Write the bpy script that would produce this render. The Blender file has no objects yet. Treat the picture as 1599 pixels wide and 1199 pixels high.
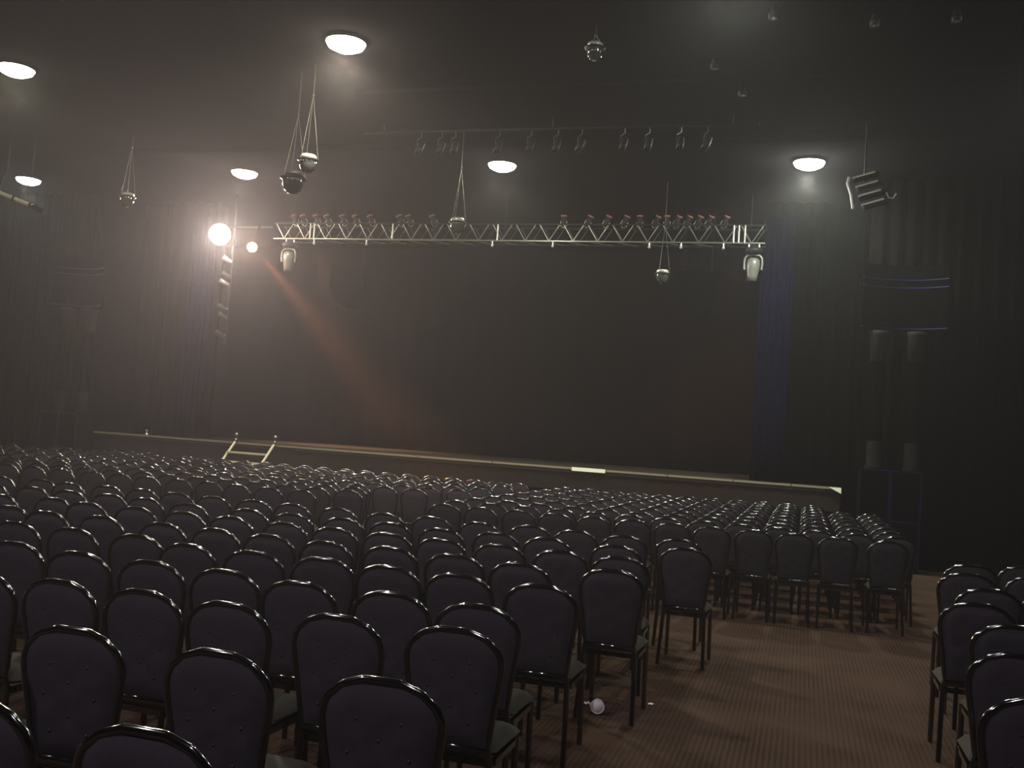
import bpy, bmesh, math, random
from mathutils import Vector, Matrix
random.seed(11)
S = bpy.context.scene
COL = S.collection
PI = math.pi

# ------------------------------------------------------------------ camera
# stage-aligned world: X runs along the seat rows, Y from the camera to the stage, Z up
ROLL, PITCH, YAW, FPX = 0.068891, 0.055118, math.radians(16.505), 1555.0
cam_data = bpy.data.cameras.new('camera')
cam = bpy.data.objects.new('camera', cam_data)
COL.objects.link(cam)
cr, sr, cp, sp = math.cos(ROLL), math.sin(ROLL), math.cos(PITCH), math.sin(PITCH)
right = Vector((cr, -sr * sp, sr * cp))
down = Vector((sr, cr * sp, -cr * cp))
fwd = Vector((0, cp, sp))
rz = Matrix.Rotation(YAW, 3, 'Z')
right, down, fwd = rz @ right, rz @ down, rz @ fwd
m = Matrix((right, -down, -fwd)).transposed().to_4x4()
m.translation = Vector((0, 0, 1.75))
cam.matrix_world = m
cam_data.sensor_width = 36
cam_data.lens = 36 * FPX / 1599
cam_data.clip_end = 200
S.camera = cam

# ------------------------------------------------------------------ world, haze, exposure
S.view_settings.view_transform = 'Standard'
S.view_settings.look = 'None'
S.view_settings.exposure = 0.0
S.view_settings.gamma = 1.0
S.view_settings.use_curve_mapping = False
S.cycles.use_denoising = True
S.cycles.max_bounces = 5
S.cycles.volume_bounces = 0
S.cycles.sample_clamp_indirect = 2.0
S.cycles.caustics_reflective = False
S.cycles.caustics_refractive = False
W = bpy.data.worlds.new('hall_air')
S.world = W
W.use_nodes = True
nt = W.node_tree
nt.nodes.clear()
wo = nt.nodes.new('ShaderNodeOutputWorld')
bg = nt.nodes.new('ShaderNodeBackground')
bg.inputs[0].default_value = (0, 0, 0, 1)
bg.inputs[1].default_value = 0
vs = nt.nodes.new('ShaderNodeVolumeScatter')
vs.inputs['Color'].default_value = (0.97, 0.905, 0.955, 1)
vs.inputs['Density'].default_value = 0.0016
vs.inputs['Anisotropy'].default_value = 0.62
nt.links.new(bg.outputs[0], wo.inputs['Surface'])
nt.links.new(vs.outputs[0], wo.inputs['Volume'])

CEIL = 7.0
FLOOR = -0.07
# ceiling lamps: (x, y, power, warm/green tint); the first six are in the frame, the rest light the seats from overhead
LAMPS = [
    (-12.06, 12.35, 270, (1.0, 1.0, 0.70)), (-6.25, 12.02, 950, (1.0, 0.92, 0.70)),
    (-17.53, 18.63, 200, (0.78, 1.0, 0.93)), (-11.61, 18.25, 300, (1.0, 0.95, 0.76)),
    (-5.81, 17.93, 380, (0.97, 1.0, 0.78)), (-0.16, 18.02, 900, (0.92, 1.0, 0.84)),
    (-1.0, 10.6, 300, (0.92, 1.0, 0.82)), (-12.0, 6.2, 330, (1.0, 0.93, 0.8)), (-6.1, 6.1, 400, (1.0, 0.93, 0.8)),
    (-0.6, 5.6, 80, (1.0, 0.95, 0.85)), (-6.0, -0.6, 560, (1.0, 0.92, 0.98)), (-0.2, -1.6, 480, (1.0, 0.92, 0.98)), (3.4, 12.6, 330, (1.0, 0.93, 0.86)),
]

def add_light(name, kind, loc, power, color, radius=0.1, **kw):
    d = bpy.data.lights.new(name, kind)
    d.energy = power
    d.color = color
    d.shadow_soft_size = radius
    o = bpy.data.objects.new(name, d)
    COL.objects.link(o)
    o.location = loc
    for k, v in kw.items():
        setattr(d, k, v)
    return o

def aim(o, direction):
    o.rotation_euler = Vector(direction).to_track_quat('-Z', 'Y').to_euler()

# ------------------------------------------------------------------ materials
def mat(name, color, rough=0.6, metal=0.0, coat=0.0, emit=None, estr=0.0, spec=0.5, noise=0.0, nscale=30, sheen=0.0):
    M = bpy.data.materials.new(name)
    M.use_nodes = True
    n = M.node_tree
    p = n.nodes['Principled BSDF']
    p.inputs['Base Color'].default_value = (*color, 1)
    p.inputs['Roughness'].default_value = rough
    p.inputs['Metallic'].default_value = metal
    p.inputs['Specular IOR Level'].default_value = spec
    p.inputs['Coat Weight'].default_value = coat
    p.inputs['Coat Roughness'].default_value = 0.065
    p.inputs['Sheen Weight'].default_value = sheen
    if emit:
        p.inputs['Emission Color'].default_value = (*emit, 1)
        p.inputs['Emission Strength'].default_value = estr
    if noise:
        tc = n.nodes.new('ShaderNodeTexCoord')
        nz = n.nodes.new('ShaderNodeTexNoise')
        nz.inputs['Scale'].default_value = nscale
        nz.inputs['Detail'].default_value = 3
        mp = n.nodes.new('ShaderNodeMapRange')
        mp.inputs['To Min'].default_value = 1 - noise
        mp.inputs['To Max'].default_value = 1 + noise
        mx = n.nodes.new('ShaderNodeMix')
        mx.data_type = 'RGBA'
        mx.blend_type = 'MULTIPLY'
        mx.inputs['Factor'].default_value = 1
        mx.inputs['A'].default_value = (*color, 1)
        n.links.new(tc.outputs['Object'], nz.inputs['Vector'])
        n.links.new(nz.outputs['Fac'], mp.inputs['Value'])
        n.links.new(mp.outputs['Result'], mx.inputs['B'])
        n.links.new(mx.outputs['Result'], p.inputs['Base Color'])
    return M

M_FABRIC = mat('charcoal_fabric', (0.03405, 0.02881, 0.03798), 0.85, noise=0.2, nscale=60, spec=0.08)
M_SEAT = mat('grey_seat_fabric', (0.0312, 0.0287, 0.02496), 0.9, noise=0.2, nscale=60, spec=0.05)
M_FRAME = mat('black_gloss_paint', (0.002, 0.002, 0.0025), 0.12, coat=1.0, spec=0.8)
M_FRAME.node_tree.nodes['Principled BSDF'].inputs['IOR'].default_value = 1.6
M_BUTTON = mat('button_metal', (0.03, 0.018, 0.014), 0.4, metal=0.3)
M_ALU = mat('bare_aluminium', (0.3, 0.2925, 0.255), 0.35, metal=0.85, noise=0.06)
M_REARALU = mat('shaded_aluminium', (0.08, 0.08, 0.072), 0.5, metal=0.7, spec=0.5)  # darker copy of the truss aluminium; shade painted into rear and bottom braces
M_STEPS = mat('satin_aluminium_steps', (0.496, 0.4464, 0.31), 0.5, metal=0.2)
M_DARKMETAL = mat('dark_painted_steel', (0.006, 0.006, 0.006), 0.6, metal=0.0, spec=0.2)
M_BLACK = mat('matt_black', (0.0009, 0.0009, 0.0009), 1.0, spec=0.0)
M_CHROME = mat('polished_lamp_metal', (0.40, 0.40, 0.34), 0.3, metal=0.35)
M_HEADPALE = mat('pale_painted_pipe', (0.756, 0.72, 0.612), 0.45)
M_CABLE = mat('thin_steel_cable', (0.025, 0.0225, 0.0175), 0.5, metal=0.3)
M_HEAD = mat('grey_fixture_plastic', (0.072, 0.069, 0.063), 0.35)
M_RED = mat('red_gel_frame', (0.27, 0.096, 0.072), 0.4)
M_CLAMP = mat('pale_clamp_metal', (0.42, 0.432, 0.42), 0.3, metal=0.5)
M_CEIL = mat('black_ceiling', (0.0021, 0.0018, 0.0021), 1.0, spec=0.0, noise=0.2, nscale=4)
M_WALL = mat('black_wall', (0.003, 0.0027, 0.0027), 1.0, spec=0.0)
M_DRAPE = mat('black_brown_drape', (0.001348, 0.001232, 0.00104), 1.0, spec=0.0, noise=0.2, nscale=20)
M_BLUE = mat('blue_drape', (0.001452, 0.001584, 0.00924), 0.95, spec=0.0, noise=0.15, nscale=20)
M_BACKDROP = mat('brown_backdrop', (0.0072, 0.0047, 0.005), 0.9, noise=0.12, nscale=3, spec=0)
M_DECK = mat('stage_deck_paint', (0.0324, 0.02736, 0.02016), 0.55, noise=0.15, nscale=6, spec=0.1)
M_FASCIA = mat('stage_front_cloth', (0.02063, 0.015, 0.01313), 0.85, noise=0.15, nscale=15, spec=0.02)
M_TRIM = mat('stage_edge_trim', (0.2604, 0.2232, 0.155), 0.4, metal=0.3)
M_TRIM2 = mat('pale_stage_edge_tape', (0.85, 0.85, 0.70), 0.5)
M_PALE = mat('pale_plaster', (0.0117, 0.0099, 0.009), 0.7, noise=0.15, nscale=12, spec=0.03)
M_PALE2 = mat('dimmed_plaster', (0.00585, 0.00507, 0.00468), 0.8, spec=0.02)  # darker copy of the plaster, with the dimness of the bases in its colour
M_CAB = mat('black_speaker_cloth', (0.003, 0.003, 0.003), 1.0, spec=0.0)
M_BLUETRIM = mat('blue_trim', (0.00324, 0.0054, 0.0378), 0.5, spec=0.06)
M_PAPER = mat('white_card', (0.744, 0.7068, 0.7068), 0.6)
M_YPAPER = mat('cream_paper', (0.56, 0.504, 0.28), 0.6)
M_GLOBE = mat('smoked_glass_bowl', (0.03, 0.03, 0.03), 0.08, coat=0.8)

def carpet():
    M = bpy.data.materials.new('brown_ribbed_carpet')
    M.use_nodes = True
    n = M.node_tree
    p = n.nodes['Principled BSDF']
    p.inputs['Roughness'].default_value = 0.95
    p.inputs['Specular IOR Level'].default_value = 0.02
    tc = n.nodes.new('ShaderNodeTexCoord')
    wv = n.nodes.new('ShaderNodeTexWave')
    wv.wave_type = 'BANDS'; wv.bands_direction = 'X'
    wv.inputs['Scale'].default_value = 9.0
    wv.inputs['Distortion'].default_value = 0.6
    ck = n.nodes.new('ShaderNodeTexNoise')
    ck.inputs['Scale'].default_value = 1.3
    ck.inputs['Detail'].default_value = 5
    fine = n.nodes.new('ShaderNodeTexNoise')
    fine.inputs['Scale'].default_value = 90
    add = n.nodes.new('ShaderNodeMath'); add.operation = 'MULTIPLY_ADD'
    add.inputs[1].default_value = 0.35
    add2 = n.nodes.new('ShaderNodeMath'); add2.operation = 'MULTIPLY_ADD'
    add2.inputs[1].default_value = 0.35
    rp = n.nodes.new('ShaderNodeValToRGB')
    rp.color_ramp.elements[0].position = 0.25
    rp.color_ramp.elements[0].color = (0.015, 0.009, 0.0065, 1)
    rp.color_ramp.elements[1].position = 0.95
    rp.color_ramp.elements[1].color = (0.050, 0.031, 0.023, 1)
    n.links.new(tc.outputs['Object'], wv.inputs['Vector'])
    n.links.new(tc.outputs['Object'], ck.inputs['Vector'])
    n.links.new(tc.outputs['Object'], fine.inputs['Vector'])
    n.links.new(wv.outputs['Fac'], add.inputs[0])
    n.links.new(ck.outputs['Fac'], add.inputs[2])
    n.links.new(fine.outputs['Fac'], add2.inputs[0])
    n.links.new(add.outputs[0], add2.inputs[2])
    n.links.new(add2.outputs[0], rp.inputs['Fac'])
    n.links.new(rp.outputs['Color'], p.inputs['Base Color'])
    bp = n.nodes.new('ShaderNodeBump')
    bp.inputs['Strength'].default_value = 0.3
    bp.inputs['Distance'].default_value = 0.004
    n.links.new(add2.outputs[0], bp.inputs['Height'])
    n.links.new(bp.outputs['Normal'], p.inputs['Normal'])
    return M
M_CARPET = carpet()

# ------------------------------------------------------------------ mesh builder
class MB:
    """collects shapes and links them as one mesh object"""
    def __init__(self):
        self.v = []; self.f = []; self.s = []; self.m = []; self.mi = 0
    def add(self, vs, fs, smooth=False):
        b = len(self.v)
        self.v += [tuple(x) for x in vs]
        for f in fs:
            self.f.append([b + i for i in f]); self.s.append(smooth); self.m.append(self.mi)
        return self
    def box(self, x0, x1, y0, y1, z0, z1):
        vs = [(x, y, z) for z in (z0, z1) for y in (y0, y1) for x in (x0, x1)]
        return self.add(vs, [(0, 2, 3, 1), (4, 5, 7, 6), (0, 1, 5, 4), (2, 6, 7, 3), (0, 4, 6, 2), (1, 3, 7, 5)])
    def tube(self, path, r, n=8, closed=False, ry=None, up=(0, 1, 0), cap=True, ex=2.0, tilt=0.0):
        P = [Vector(p) for p in path]; k = len(P)
        ry = r if ry is None else ry
        vs = []
        for i, p in enumerate(P):
            a = P[i - 1] if (i > 0 or closed) else P[i]
            c = P[(i + 1) % k] if (i < k - 1 or closed) else P[i]
            t = (c - a)
            if t.length < 1e-9: t = Vector((0, 0, 1))
            t.normalize()
            u = Vector(up)
            if abs(t.dot(u)) > 0.95: u = Vector((1, 0, 0)) if abs(t.x) < 0.9 else Vector((0, 0, 1))
            sx = t.cross(u).normalized(); sy = sx.cross(t).normalized()
            sc = 1.0
            if (0 < i < k - 1) or closed:
                d1 = (p - a).normalized(); d2 = (c - p).normalized()
                ang = d1.angle(d2, 0); sc = 1 / max(0.6, math.cos(ang / 2))
            for j in range(n):
                th = 2 * PI * j / n
                c0, s0 = math.cos(th), math.sin(th)
                if ex != 2.0:
                    c0 = math.copysign(abs(c0) ** (2 / ex), c0); s0 = math.copysign(abs(s0) ** (2 / ex), s0)
                a0, b0 = c0 * r, s0 * ry
                if tilt: a0, b0 = a0 * math.cos(tilt) - b0 * math.sin(tilt), a0 * math.sin(tilt) + b0 * math.cos(tilt)
                vs.append(p + sx * (a0 * sc) + sy * b0)
        fs = []
        rng = k if closed else k - 1
        for i in range(rng):
            i2 = (i + 1) % k
            for j in range(n):
                j2 = (j + 1) % n
                fs.append((i * n + j, i * n + j2, i2 * n + j2, i2 * n + j))
        self.add(vs, fs, True)
        if cap and not closed:
            self.add(vs[:n], [tuple(range(n))[::-1]]); self.add(vs[-n:], [tuple(range(n))])
        return self
    def lathe(self, prof, c=(0, 0, 0), n=24, axis=(0, 0, 1), close=True):
        q = Vector(axis).to_track_quat('Z', 'Y'); c = Vector(c); vs = []; fs = []
        for r, z in prof:
            for j in range(n):
                th = 2 * PI * j / n
                vs.append(c + q @ Vector((r * math.cos(th), r * math.sin(th), z)))
        for i in range(len(prof) - 1):
            for j in range(n):
                j2 = (j + 1) % n
                fs.append((i * n + j, i * n + j2, (i + 1) * n + j2, (i + 1) * n + j))
        self.add(vs, fs, True)
        if close:
            if prof[0][0] > 1e-4: self.add(vs[:n], [tuple(range(n))[::-1]])
            if prof[-1][0] > 1e-4: self.add(vs[-n:], [tuple(range(n))])
        return self
    def ball(self, c, r, n=12, sz=1.0):
        k = max(6, n // 2)
        return self.lathe([(max(1e-5, r * math.sin(PI * i / k)), -r * sz * math.cos(PI * i / k)) for i in range(k + 1)], c, n)
    def build(self, name, mats, parent=None, loc=None):
        me = bpy.data.meshes.new(name)
        me.from_pydata(self.v, [], self.f)
        if not isinstance(mats, (list, tuple)): mats = [mats]
        for a in mats: me.materials.append(a)
        me.polygons.foreach_set('use_smooth', self.s)
        me.polygons.foreach_set('material_index', self.m)
        me.update()
        o = bpy.data.objects.new(name, me)
        COL.objects.link(o)
        if loc: o.location = loc
        if parent: o.parent = parent
        return o

def tag(o, label, cat, group=None, kind=None):
    o['label'] = label; o['category'] = cat
    if group: o['group'] = group
    if kind: o['kind'] = kind
    return o

def thing(name, label, cat, loc, rotz=0.0, group=None):
    o = bpy.data.objects.new(name, None)
    COL.objects.link(o)
    o.location = loc; o.rotation_euler = (0, 0, rotz)
    o.empty_display_size = 0.1
    return tag(o, label, cat, group)

def struct(o):
    o['kind'] = 'structure'
    return o

def dup(o, parent=None):
    c = o.copy(); COL.objects.link(c)
    c.parent = parent
    for ch in list(o.children): dup(ch, c)
    return c

ORD = ['first', 'second', 'third', 'fourth', 'fifth', 'sixth', 'seventh', 'eighth', 'ninth', 'tenth', 'eleventh', 'twelfth',
       'thirteenth', 'fourteenth', 'fifteenth', 'sixteenth', 'seventeenth', 'eighteenth', 'nineteenth', 'twentieth', 'twenty-first',
       'twenty-second', 'twenty-third', 'twenty-fourth', 'twenty-fifth', 'twenty-sixth', 'twenty-seventh', 'twenty-eighth',
       'twenty-ninth', 'thirtieth']

# ------------------------------------------------------------------ room shell
XL, XR, YB, YF = -24.0, 7.5, -6.0, 27.5
struct(MB().box(XL, XR, YB, YF, FLOOR - 0.1, FLOOR).build('floor', M_CARPET))
struct(MB().box(XL, XR, YB, YF, CEIL + 0.02, CEIL + 0.2).build('ceiling', M_CEIL))
struct(MB().box(XL - 0.2, XL, YB, YF, FLOOR, CEIL + 0.02).build('wall_left', M_WALL))
struct(MB().box(XR, XR + 0.2, YB, YF, FLOOR, CEIL + 0.02).build('wall_right', M_WALL))
struct(MB().box(XL, XR, YB - 0.2, YB, FLOOR, CEIL + 0.02).build('wall_back', M_WALL))
struct(MB().box(XL, XR, YF, YF + 0.2, FLOOR, CEIL + 0.02).build('wall_front', M_WALL))
# two thin ceiling battens crossing the hall
struct(MB().box(-7.0, 4.5, 13.9, 14.0, CEIL - 0.05, CEIL + 0.02).build('trim_1', M_CEIL))
struct(MB().box(-14.0, 4.5, 16.6, 16.72, CEIL - 0.08, CEIL + 0.02).build('trim_2', M_CEIL))

def drape(name, x0, x1, y, z0, z1, material, pitch=0.22, amp=0.05, flare=0.0, thick=0.02, seed=0):
    """a pleated curtain with real thickness; pleats vary in width and open out towards the hem"""
    rnd = random.Random(seed)
    n = max(8, int((x1 - x0) / pitch * 8)); nz = 6
    offs = []; ph = 0
    for i in range(n + 1):
        ph += 2 * PI / 8 * rnd.uniform(0.55, 1.45)
        offs.append(math.sin(ph) * rnd.uniform(0.6, 1.2))
    fr = []; bk = []
    for k in range(nz + 1):
        z = z0 + (z1 - z0) * k / nz
        a = amp * (1.0 + 0.5 * (1 - k / nz))
        for i in range(n + 1):
            x = x0 + (x1 - x0) * i / n + flare * (1 - k / nz) * math.sin(i * 0.37)
            fr.append((x, y + a * offs[i], z)); bk.append((x, y + a * offs[i] + thick, z))
    m1 = n + 1; N = len(fr); fs = []
    for k in range(nz):
        for i in range(n):
            a0 = k * m1 + i
            fs.append((a0, a0 + 1, a0 + 1 + m1, a0 + m1)); fs.append((N + a0 + 1, N + a0, N + a0 + m1, N + a0 + 1 + m1))
        for i in (0, n):
            a0 = k * m1 + i; q = (a0, a0 + m1, N + a0 + m1, N + a0)
            fs.append(q)
    for i in range(n):
        fs.append((i, N + i, N + i + 1, i + 1)); t = nz * m1 + i
        fs.append((t, t + 1, N + t + 1, N + t))
    return MB().add(fr + bk, fs, True).build(name, material)

tag(drape('side_curtain', 0.98, 7.4, 19.2, FLOOR, CEIL, M_DRAPE, 0.30, 0.07, 0.03, seed=3),
    'dark pleated curtain from ceiling to carpet, to the right of the stage', 'curtain')
tag(drape('side_curtain', -23.9, -16.6, 20.05, FLOOR, CEIL, M_DRAPE, 0.26, 0.07, 0.03, seed=5),
    'dark pleated curtain from ceiling to carpet, to the left of the stage', 'curtain')
tag(drape('stage_leg_curtain', -0.98, 0.98, 21.0, 1.26, CEIL, M_BLACK, 0.3, 0.05, seed=7),
    'black masking curtain closing the right side of the stage opening', 'curtain')
tag(drape('stage_leg_curtain', -16.1, -13.72, 21.0, 1.26, CEIL, M_BLACK, 0.3, 0.05, seed=8),
    'black masking curtain closing the left side of the stage opening', 'curtain')
tag(drape('blue_curtain', -1.02, -0.38, 20.72, 1.26, 6.6, M_BLUE, 0.14, 0.035, seed=9),
    'narrow blue curtain hanging at the right edge of the stage opening', 'curtain')
tag(drape('blue_curtain', -14.55, -13.75, 20.72, 1.26, 6.6, M_BLUE, 0.14, 0.035, seed=10),
    'narrow blue curtain hanging at the left edge of the stage opening', 'curtain')
tag(drape('stage_backdrop', -19.5, 1.6, 26.3, 1.26, CEIL, M_BACKDROP, 0.8, 0.03, seed=12),
    'wide dark brown backdrop cloth hanging behind the empty stage', 'backdrop')

# ------------------------------------------------------------------ stage
st = thing('stage', 'long empty stage platform with brown front and thin pale metal edge', 'stage', (0, 20.2, 0))
SX0, SX1 = -16.4, 0.72
MB().box(SX0, SX1, 0.03, 6.6, 1.14, 1.245).build('deck', M_DECK, st)
mb = MB()
n = 150
top = []; bot = []
rnd = random.Random(2)
for i in range(n + 1):
    x = SX0 + (SX1 - SX0) * i / n
    y = 0.06 + 0.012 * math.sin(i * 2.1) * rnd.uniform(0.3, 1)
    top.append((x, y, 1.14)); bot.append((x, y, 0.78))
mb.add(top + bot, [(i + 1, i, n + 1 + i, n + 2 + i) for i in range(n)], True)
mb.box(SX0, SX1, 0.09, 0.12, 0.78, 1.14)
mb.build('front_cloth', M_FASCIA, st)
MB().box(SX0, SX1, 0.12, 0.17, FLOOR, 0.78).build('lower_front_panel', M_FASCIA, st)
MB().box(SX0, SX1, 0.04, 0.10, 0.755, 0.78).build('gap_strip', M_BLACK, st)  # black strip stands in for the dark gap under the front cloth
MB().box(SX1 - 0.05, SX1, 0.17, 6.6, FLOOR, 1.14).build('end_panel', M_CAB, st)
MB().box(SX0, SX0 + 0.05, 0.17, 6.6, FLOOR, 1.14).build('end_panel', M_CAB, st)
# the metal edge is made of separate lengths
cuts = [SX0, -14.7, -13.5, -12.52, -11.4, -9.6, -8.0, -6.3, -4.57, -3.87, -2.6, -1.3, -0.2, SX1]
for a, b in zip(cuts[:-1], cuts[1:]):
    if abs(a + 4.57) < 0.01:
        MB().box(a, b, -0.02, 0.035, 1.185, 1.26).build('edge_trim', M_TRIM2, st)['label'] = 'brighter length of pale edge trim'
    else:
        MB().box(a + 0.01, b - 0.01, 0.0, 0.04, 1.212, 1.252).build('edge_trim', M_TRIM, st)
MB().add([(SX1 - 0.22, -0.03, 1.25), (SX1 + 0.01, -0.03, 1.25), (SX1 + 0.01, -0.03, 1.14), (SX1 - 0.22, 0.0, 1.25), (SX1 + 0.01, 0.0, 1.25), (SX1 + 0.01, 0.0, 1.14)],
         [(0, 2, 1), (3, 4, 5), (0, 1, 4, 3), (1, 2, 5, 4), (2, 0, 3, 5)]).build('corner_bracket', M_TRIM2, st)

# small steel lug standing on the stage edge
tag(MB().lathe([(0.05, 0), (0.05, 0.03), (0.02, 0.05), (0.02, 0.09), (0.035, 0.11), (0.0001, 0.14)], (-15.0, 20.35, 1.245)).build('edge_socket', M_ALU),
    'small metal socket standing on the stage edge near its left end', 'socket')

# access steps
sx0, sx1 = -12.45, -11.45
steps = thing('stage_steps', 'pale aluminium access steps leading from the carpet up to the stage', 'steps', (0, 20.2, 0))
for x in (sx0, sx1):
    MB().tube([(x, -1.50, FLOOR + 0.02), (x, -0.09, 1.25)], 0.03, 8).build('side_rail', M_STEPS, steps)
    q = MB()
    q.tube([(x, -0.06, 1.2), (x, -0.05, 1.40)], 0.022, 8)
    q.build('rail_post', M_DARKMETAL, steps)
    q = MB(); q.ball((x, -0.05, 1.43), 0.035); q.ball((x, -0.06, 1.31), 0.03); q.build('post_cap', M_CLAMP, steps)
for k in range(1, 7):
    z = 1.25 - k * 0.208; y = -0.23 - (1.25 - z) * 1.089
    MB().box(sx0 + 0.03, sx1 - 0.03, y - 0.02, y + 0.18, z - 0.035, z).build('tread', M_STEPS, steps)

# ------------------------------------------------------------------ ceiling lamps, lit
def lamp_body(parent):
    MB().lathe([(0.20, 0.02), (0.27, 0.0), (0.282, -0.03), (0.275, -0.035), (0.255, -0.02)], n=32, close=False).build('housing_ring', M_DARKMETAL, parent)
where = ['upper left corner of the hall ceiling', 'above the hanging pendant and its cables', 'at the far left end of the hall',
         'in the ceiling over the stage steps', 'in the ceiling over the middle of the stage truss', 'in the ceiling right of the truss end']
look = ['yellow-green tinted', 'largest warm white', 'small cyan tinted', 'small warm white', 'pale yellow-white', 'bright hazy greenish white']
for i, (x, y, p, c) in enumerate(LAMPS):
    if i < 6: lab = look[i] + ' round ceiling lamp glowing ' + where[i]
    else: lab = 'round ceiling lamp outside the photo, ' + ['over the centre aisle', 'over the near left seats', 'over the near middle seats', 'over the near carpet', 'behind the camera on the left', 'behind the camera', 'over the right-hand seats'][i - 6]
    t = thing('ceiling_lamp', lab, 'lamp', (x, y, CEIL), 0, 'round lamps in the ceiling grid')
    lamp_body(t)
    e = mat('lamp_diffuser_%d' % i, (0.8, 0.8, 0.75), 0.5, emit=c, estr=60.0)
    MB().lathe([(0.268, -0.03), (0.24, -0.085), (0.15, -0.13), (0.0001, -0.15)], n=32).build('diffuser', e, t)
    add_light('ceiling_lamp_light', 'SPOT', (x, y, CEIL - 0.30), 0.85 * p, c, 0.14, spot_size=math.radians(152), spot_blend=0.35)
    add_light('ceiling_lamp_glow', 'POINT', (x, y, CEIL - 0.34), 0.85 * p * (0.7 if i == 5 else 0.4 if i < 6 else 0.12), c, 0.14)

# unlit recessed ceiling spots at the upper right
for k, (x, y, lab) in enumerate([(-0.6, 11.75, 'unlit ceiling spot nearest the top edge above the right-hand lamp'), (0.55, 12.1, 'unlit ceiling spot in the middle of the upper right row of three'),
                    (1.44, 12.1, 'unlit ceiling spot rightmost of the upper right row'), (-1.4, 13.25, 'faint unlit ceiling spot farther back, beside the crossing batten'),
                    (-1.1, 14.3, 'faint unlit ceiling spot just behind the crossing batten')]):
    t = thing('ceiling_spot', lab, 'lamp', (x, y, CEIL), 0, 'unlit spots in the ceiling')
    MB().lathe([(0.04, 0.02), (0.04, -0.03), (0.055, -0.04), (0.055, -0.12), (0.05, -0.12), (0.04, -0.09), (0.0001, -0.08)], n=16).build('housing', M_DARKMETAL, t)
    MB().lathe([(0.0001, -0.095), (0.045, -0.105), (0.045, -0.115), (0.0001, -0.12)], n=16).build('lens', M_CHROME, t)

# ------------------------------------------------------------------ unlit pendants
def make_pendant(x, y, z, label, s=1.0, dark=False, chains=True):
    s *= 0.82
    t = thing('pendant_lamp', label, 'lamp', (x, y, z), 0, 'unlit pendants hung over the seats')
    q = MB().lathe([(0.05 * s, 0.09 * s), (0.125 * s, 0.075 * s), (0.145 * s, 0.05 * s), (0.145 * s, 0.0), (0.14 * s, 0.0)], n=28)
    q.build('drum', M_DARKMETAL if dark else M_CHROME, t)
    MB().lathe([(0.14 * s, 0.0), (0.19 * s, -0.012 * s), (0.19 * s, -0.03 * s), (0.15 * s, -0.04 * s)], n=28).build('rim', M_DARKMETAL, t)
    MB().lathe([(0.15 * s, -0.03 * s), (0.15 * s, -0.10 * s), (0.12 * s, -0.19 * s), (0.06 * s, -0.24 * s), (0.0001, -0.25 * s)], n=28).build('bowl', M_GLOBE, t)
    if not dark:
        MB().lathe([(0.0001, -0.255 * s), (0.035 * s, -0.25 * s), (0.05 * s, -0.22 * s), (0.03 * s, -0.20 * s)], n=14).build('finial', M_CHROME, t)
    q = MB()
    top = min(0.95, CEIL - z - 0.1)
    for a in (0.2, 2.3, 4.4):
        q.tube([(0.18 * s * math.cos(a), 0.18 * s * math.sin(a), -0.02), (0, 0, top)], 0.004, 5)
    q.tube([(0, 0, top), (0, 0, CEIL - z + 0.02)], 0.006, 5)
    q.ball((0, 0, top), 0.018, 8)
    q.build('suspension_cable', M_CABLE, t)
    return t
make_pendant(-7.11, 12.8, 5.60, 'chrome-topped unlit pendant on thin cables below the largest lamp')
make_pendant(-7.50, 13.1, 5.42, 'dark round pendant bowl just left of the chrome-topped pendant', 1.25, True)
make_pendant(-5.92, 16.0, 5.42, 'unlit pendant with a pale curved top hanging over the truss centre')
make_pendant(-12.53, 15.8, 5.84, 'unlit pendant with a curved bright top, left of the bright stage light')
make_pendant(-19.43, 20.4 - 2.2, 4.95, 'unlit pendant hanging at the far left edge below the lighting pipe')
make_pendant(-2.83, 19.4, 5.20, 'unlit pendant with a pale top hanging just below the truss')
make_pendant(-2.77, 12.0, 6.74, 'dark glossy glass pendant close under the ceiling at upper right', 0.85)

# ------------------------------------------------------------------ front truss
TX0, TX1, TY, TZ, TH, TD = -11.94, -0.94, 20.2, 5.98, 0.36, 0.42
tr = thing('lighting_truss', 'long silver box truss hanging above the stage edge', 'truss', (0, TY, TZ))
for y in (0, TD):
    for z in (0, TH):
        MB().tube([(TX0, y, z), (TX1, y, z)], 0.021, 8).build('chord', M_ALU if (z == 0 and y == 0) else M_DARKMETAL, tr)  # only the front lower tube stays silver; the others are coloured dark for shade
nb = 21; pitch = (TX1 - TX0) / nb
for i in range(nb):
    a = TX0 + pitch * i
    MB().tube([(a + 0.04, 0, TH), (a + pitch / 2, 0, 0), (a + pitch - 0.04, 0, TH)], 0.0115, 6).build('front_brace', M_ALU, tr)
    MB().tube([(a + 0.04, TD, TH), (a + pitch / 2, TD, 0), (a + pitch - 0.04, TD, TH)], 0.010, 6).build('rear_brace', M_REARALU, tr)
    MB().tube([(a, 0, 0), (a + pitch, TD, 0)], 0.010, 6).build('bottom_brace', M_REARALU, tr)
for x in (TX0 + 0.92, TX0 + 1.02, TX0 + 2.95, TX1 - 5.6, TX1 - 0.62, TX1 - 0.52, TX1 - 0.40):
    MB().tube([(x, 0, 0), (x, 0, TH)], 0.022, 6).build('joint_post', M_ALU, tr)
for x in (TX0 + 0.3, (TX0 + TX1) / 2, TX1 - 0.3):
    MB().tube([(x, TD / 2, TH), (x, TD / 2, CEIL - TZ + 0.03)], 0.012, 6).build('hanging_cable', M_DARKMETAL, tr)

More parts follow.
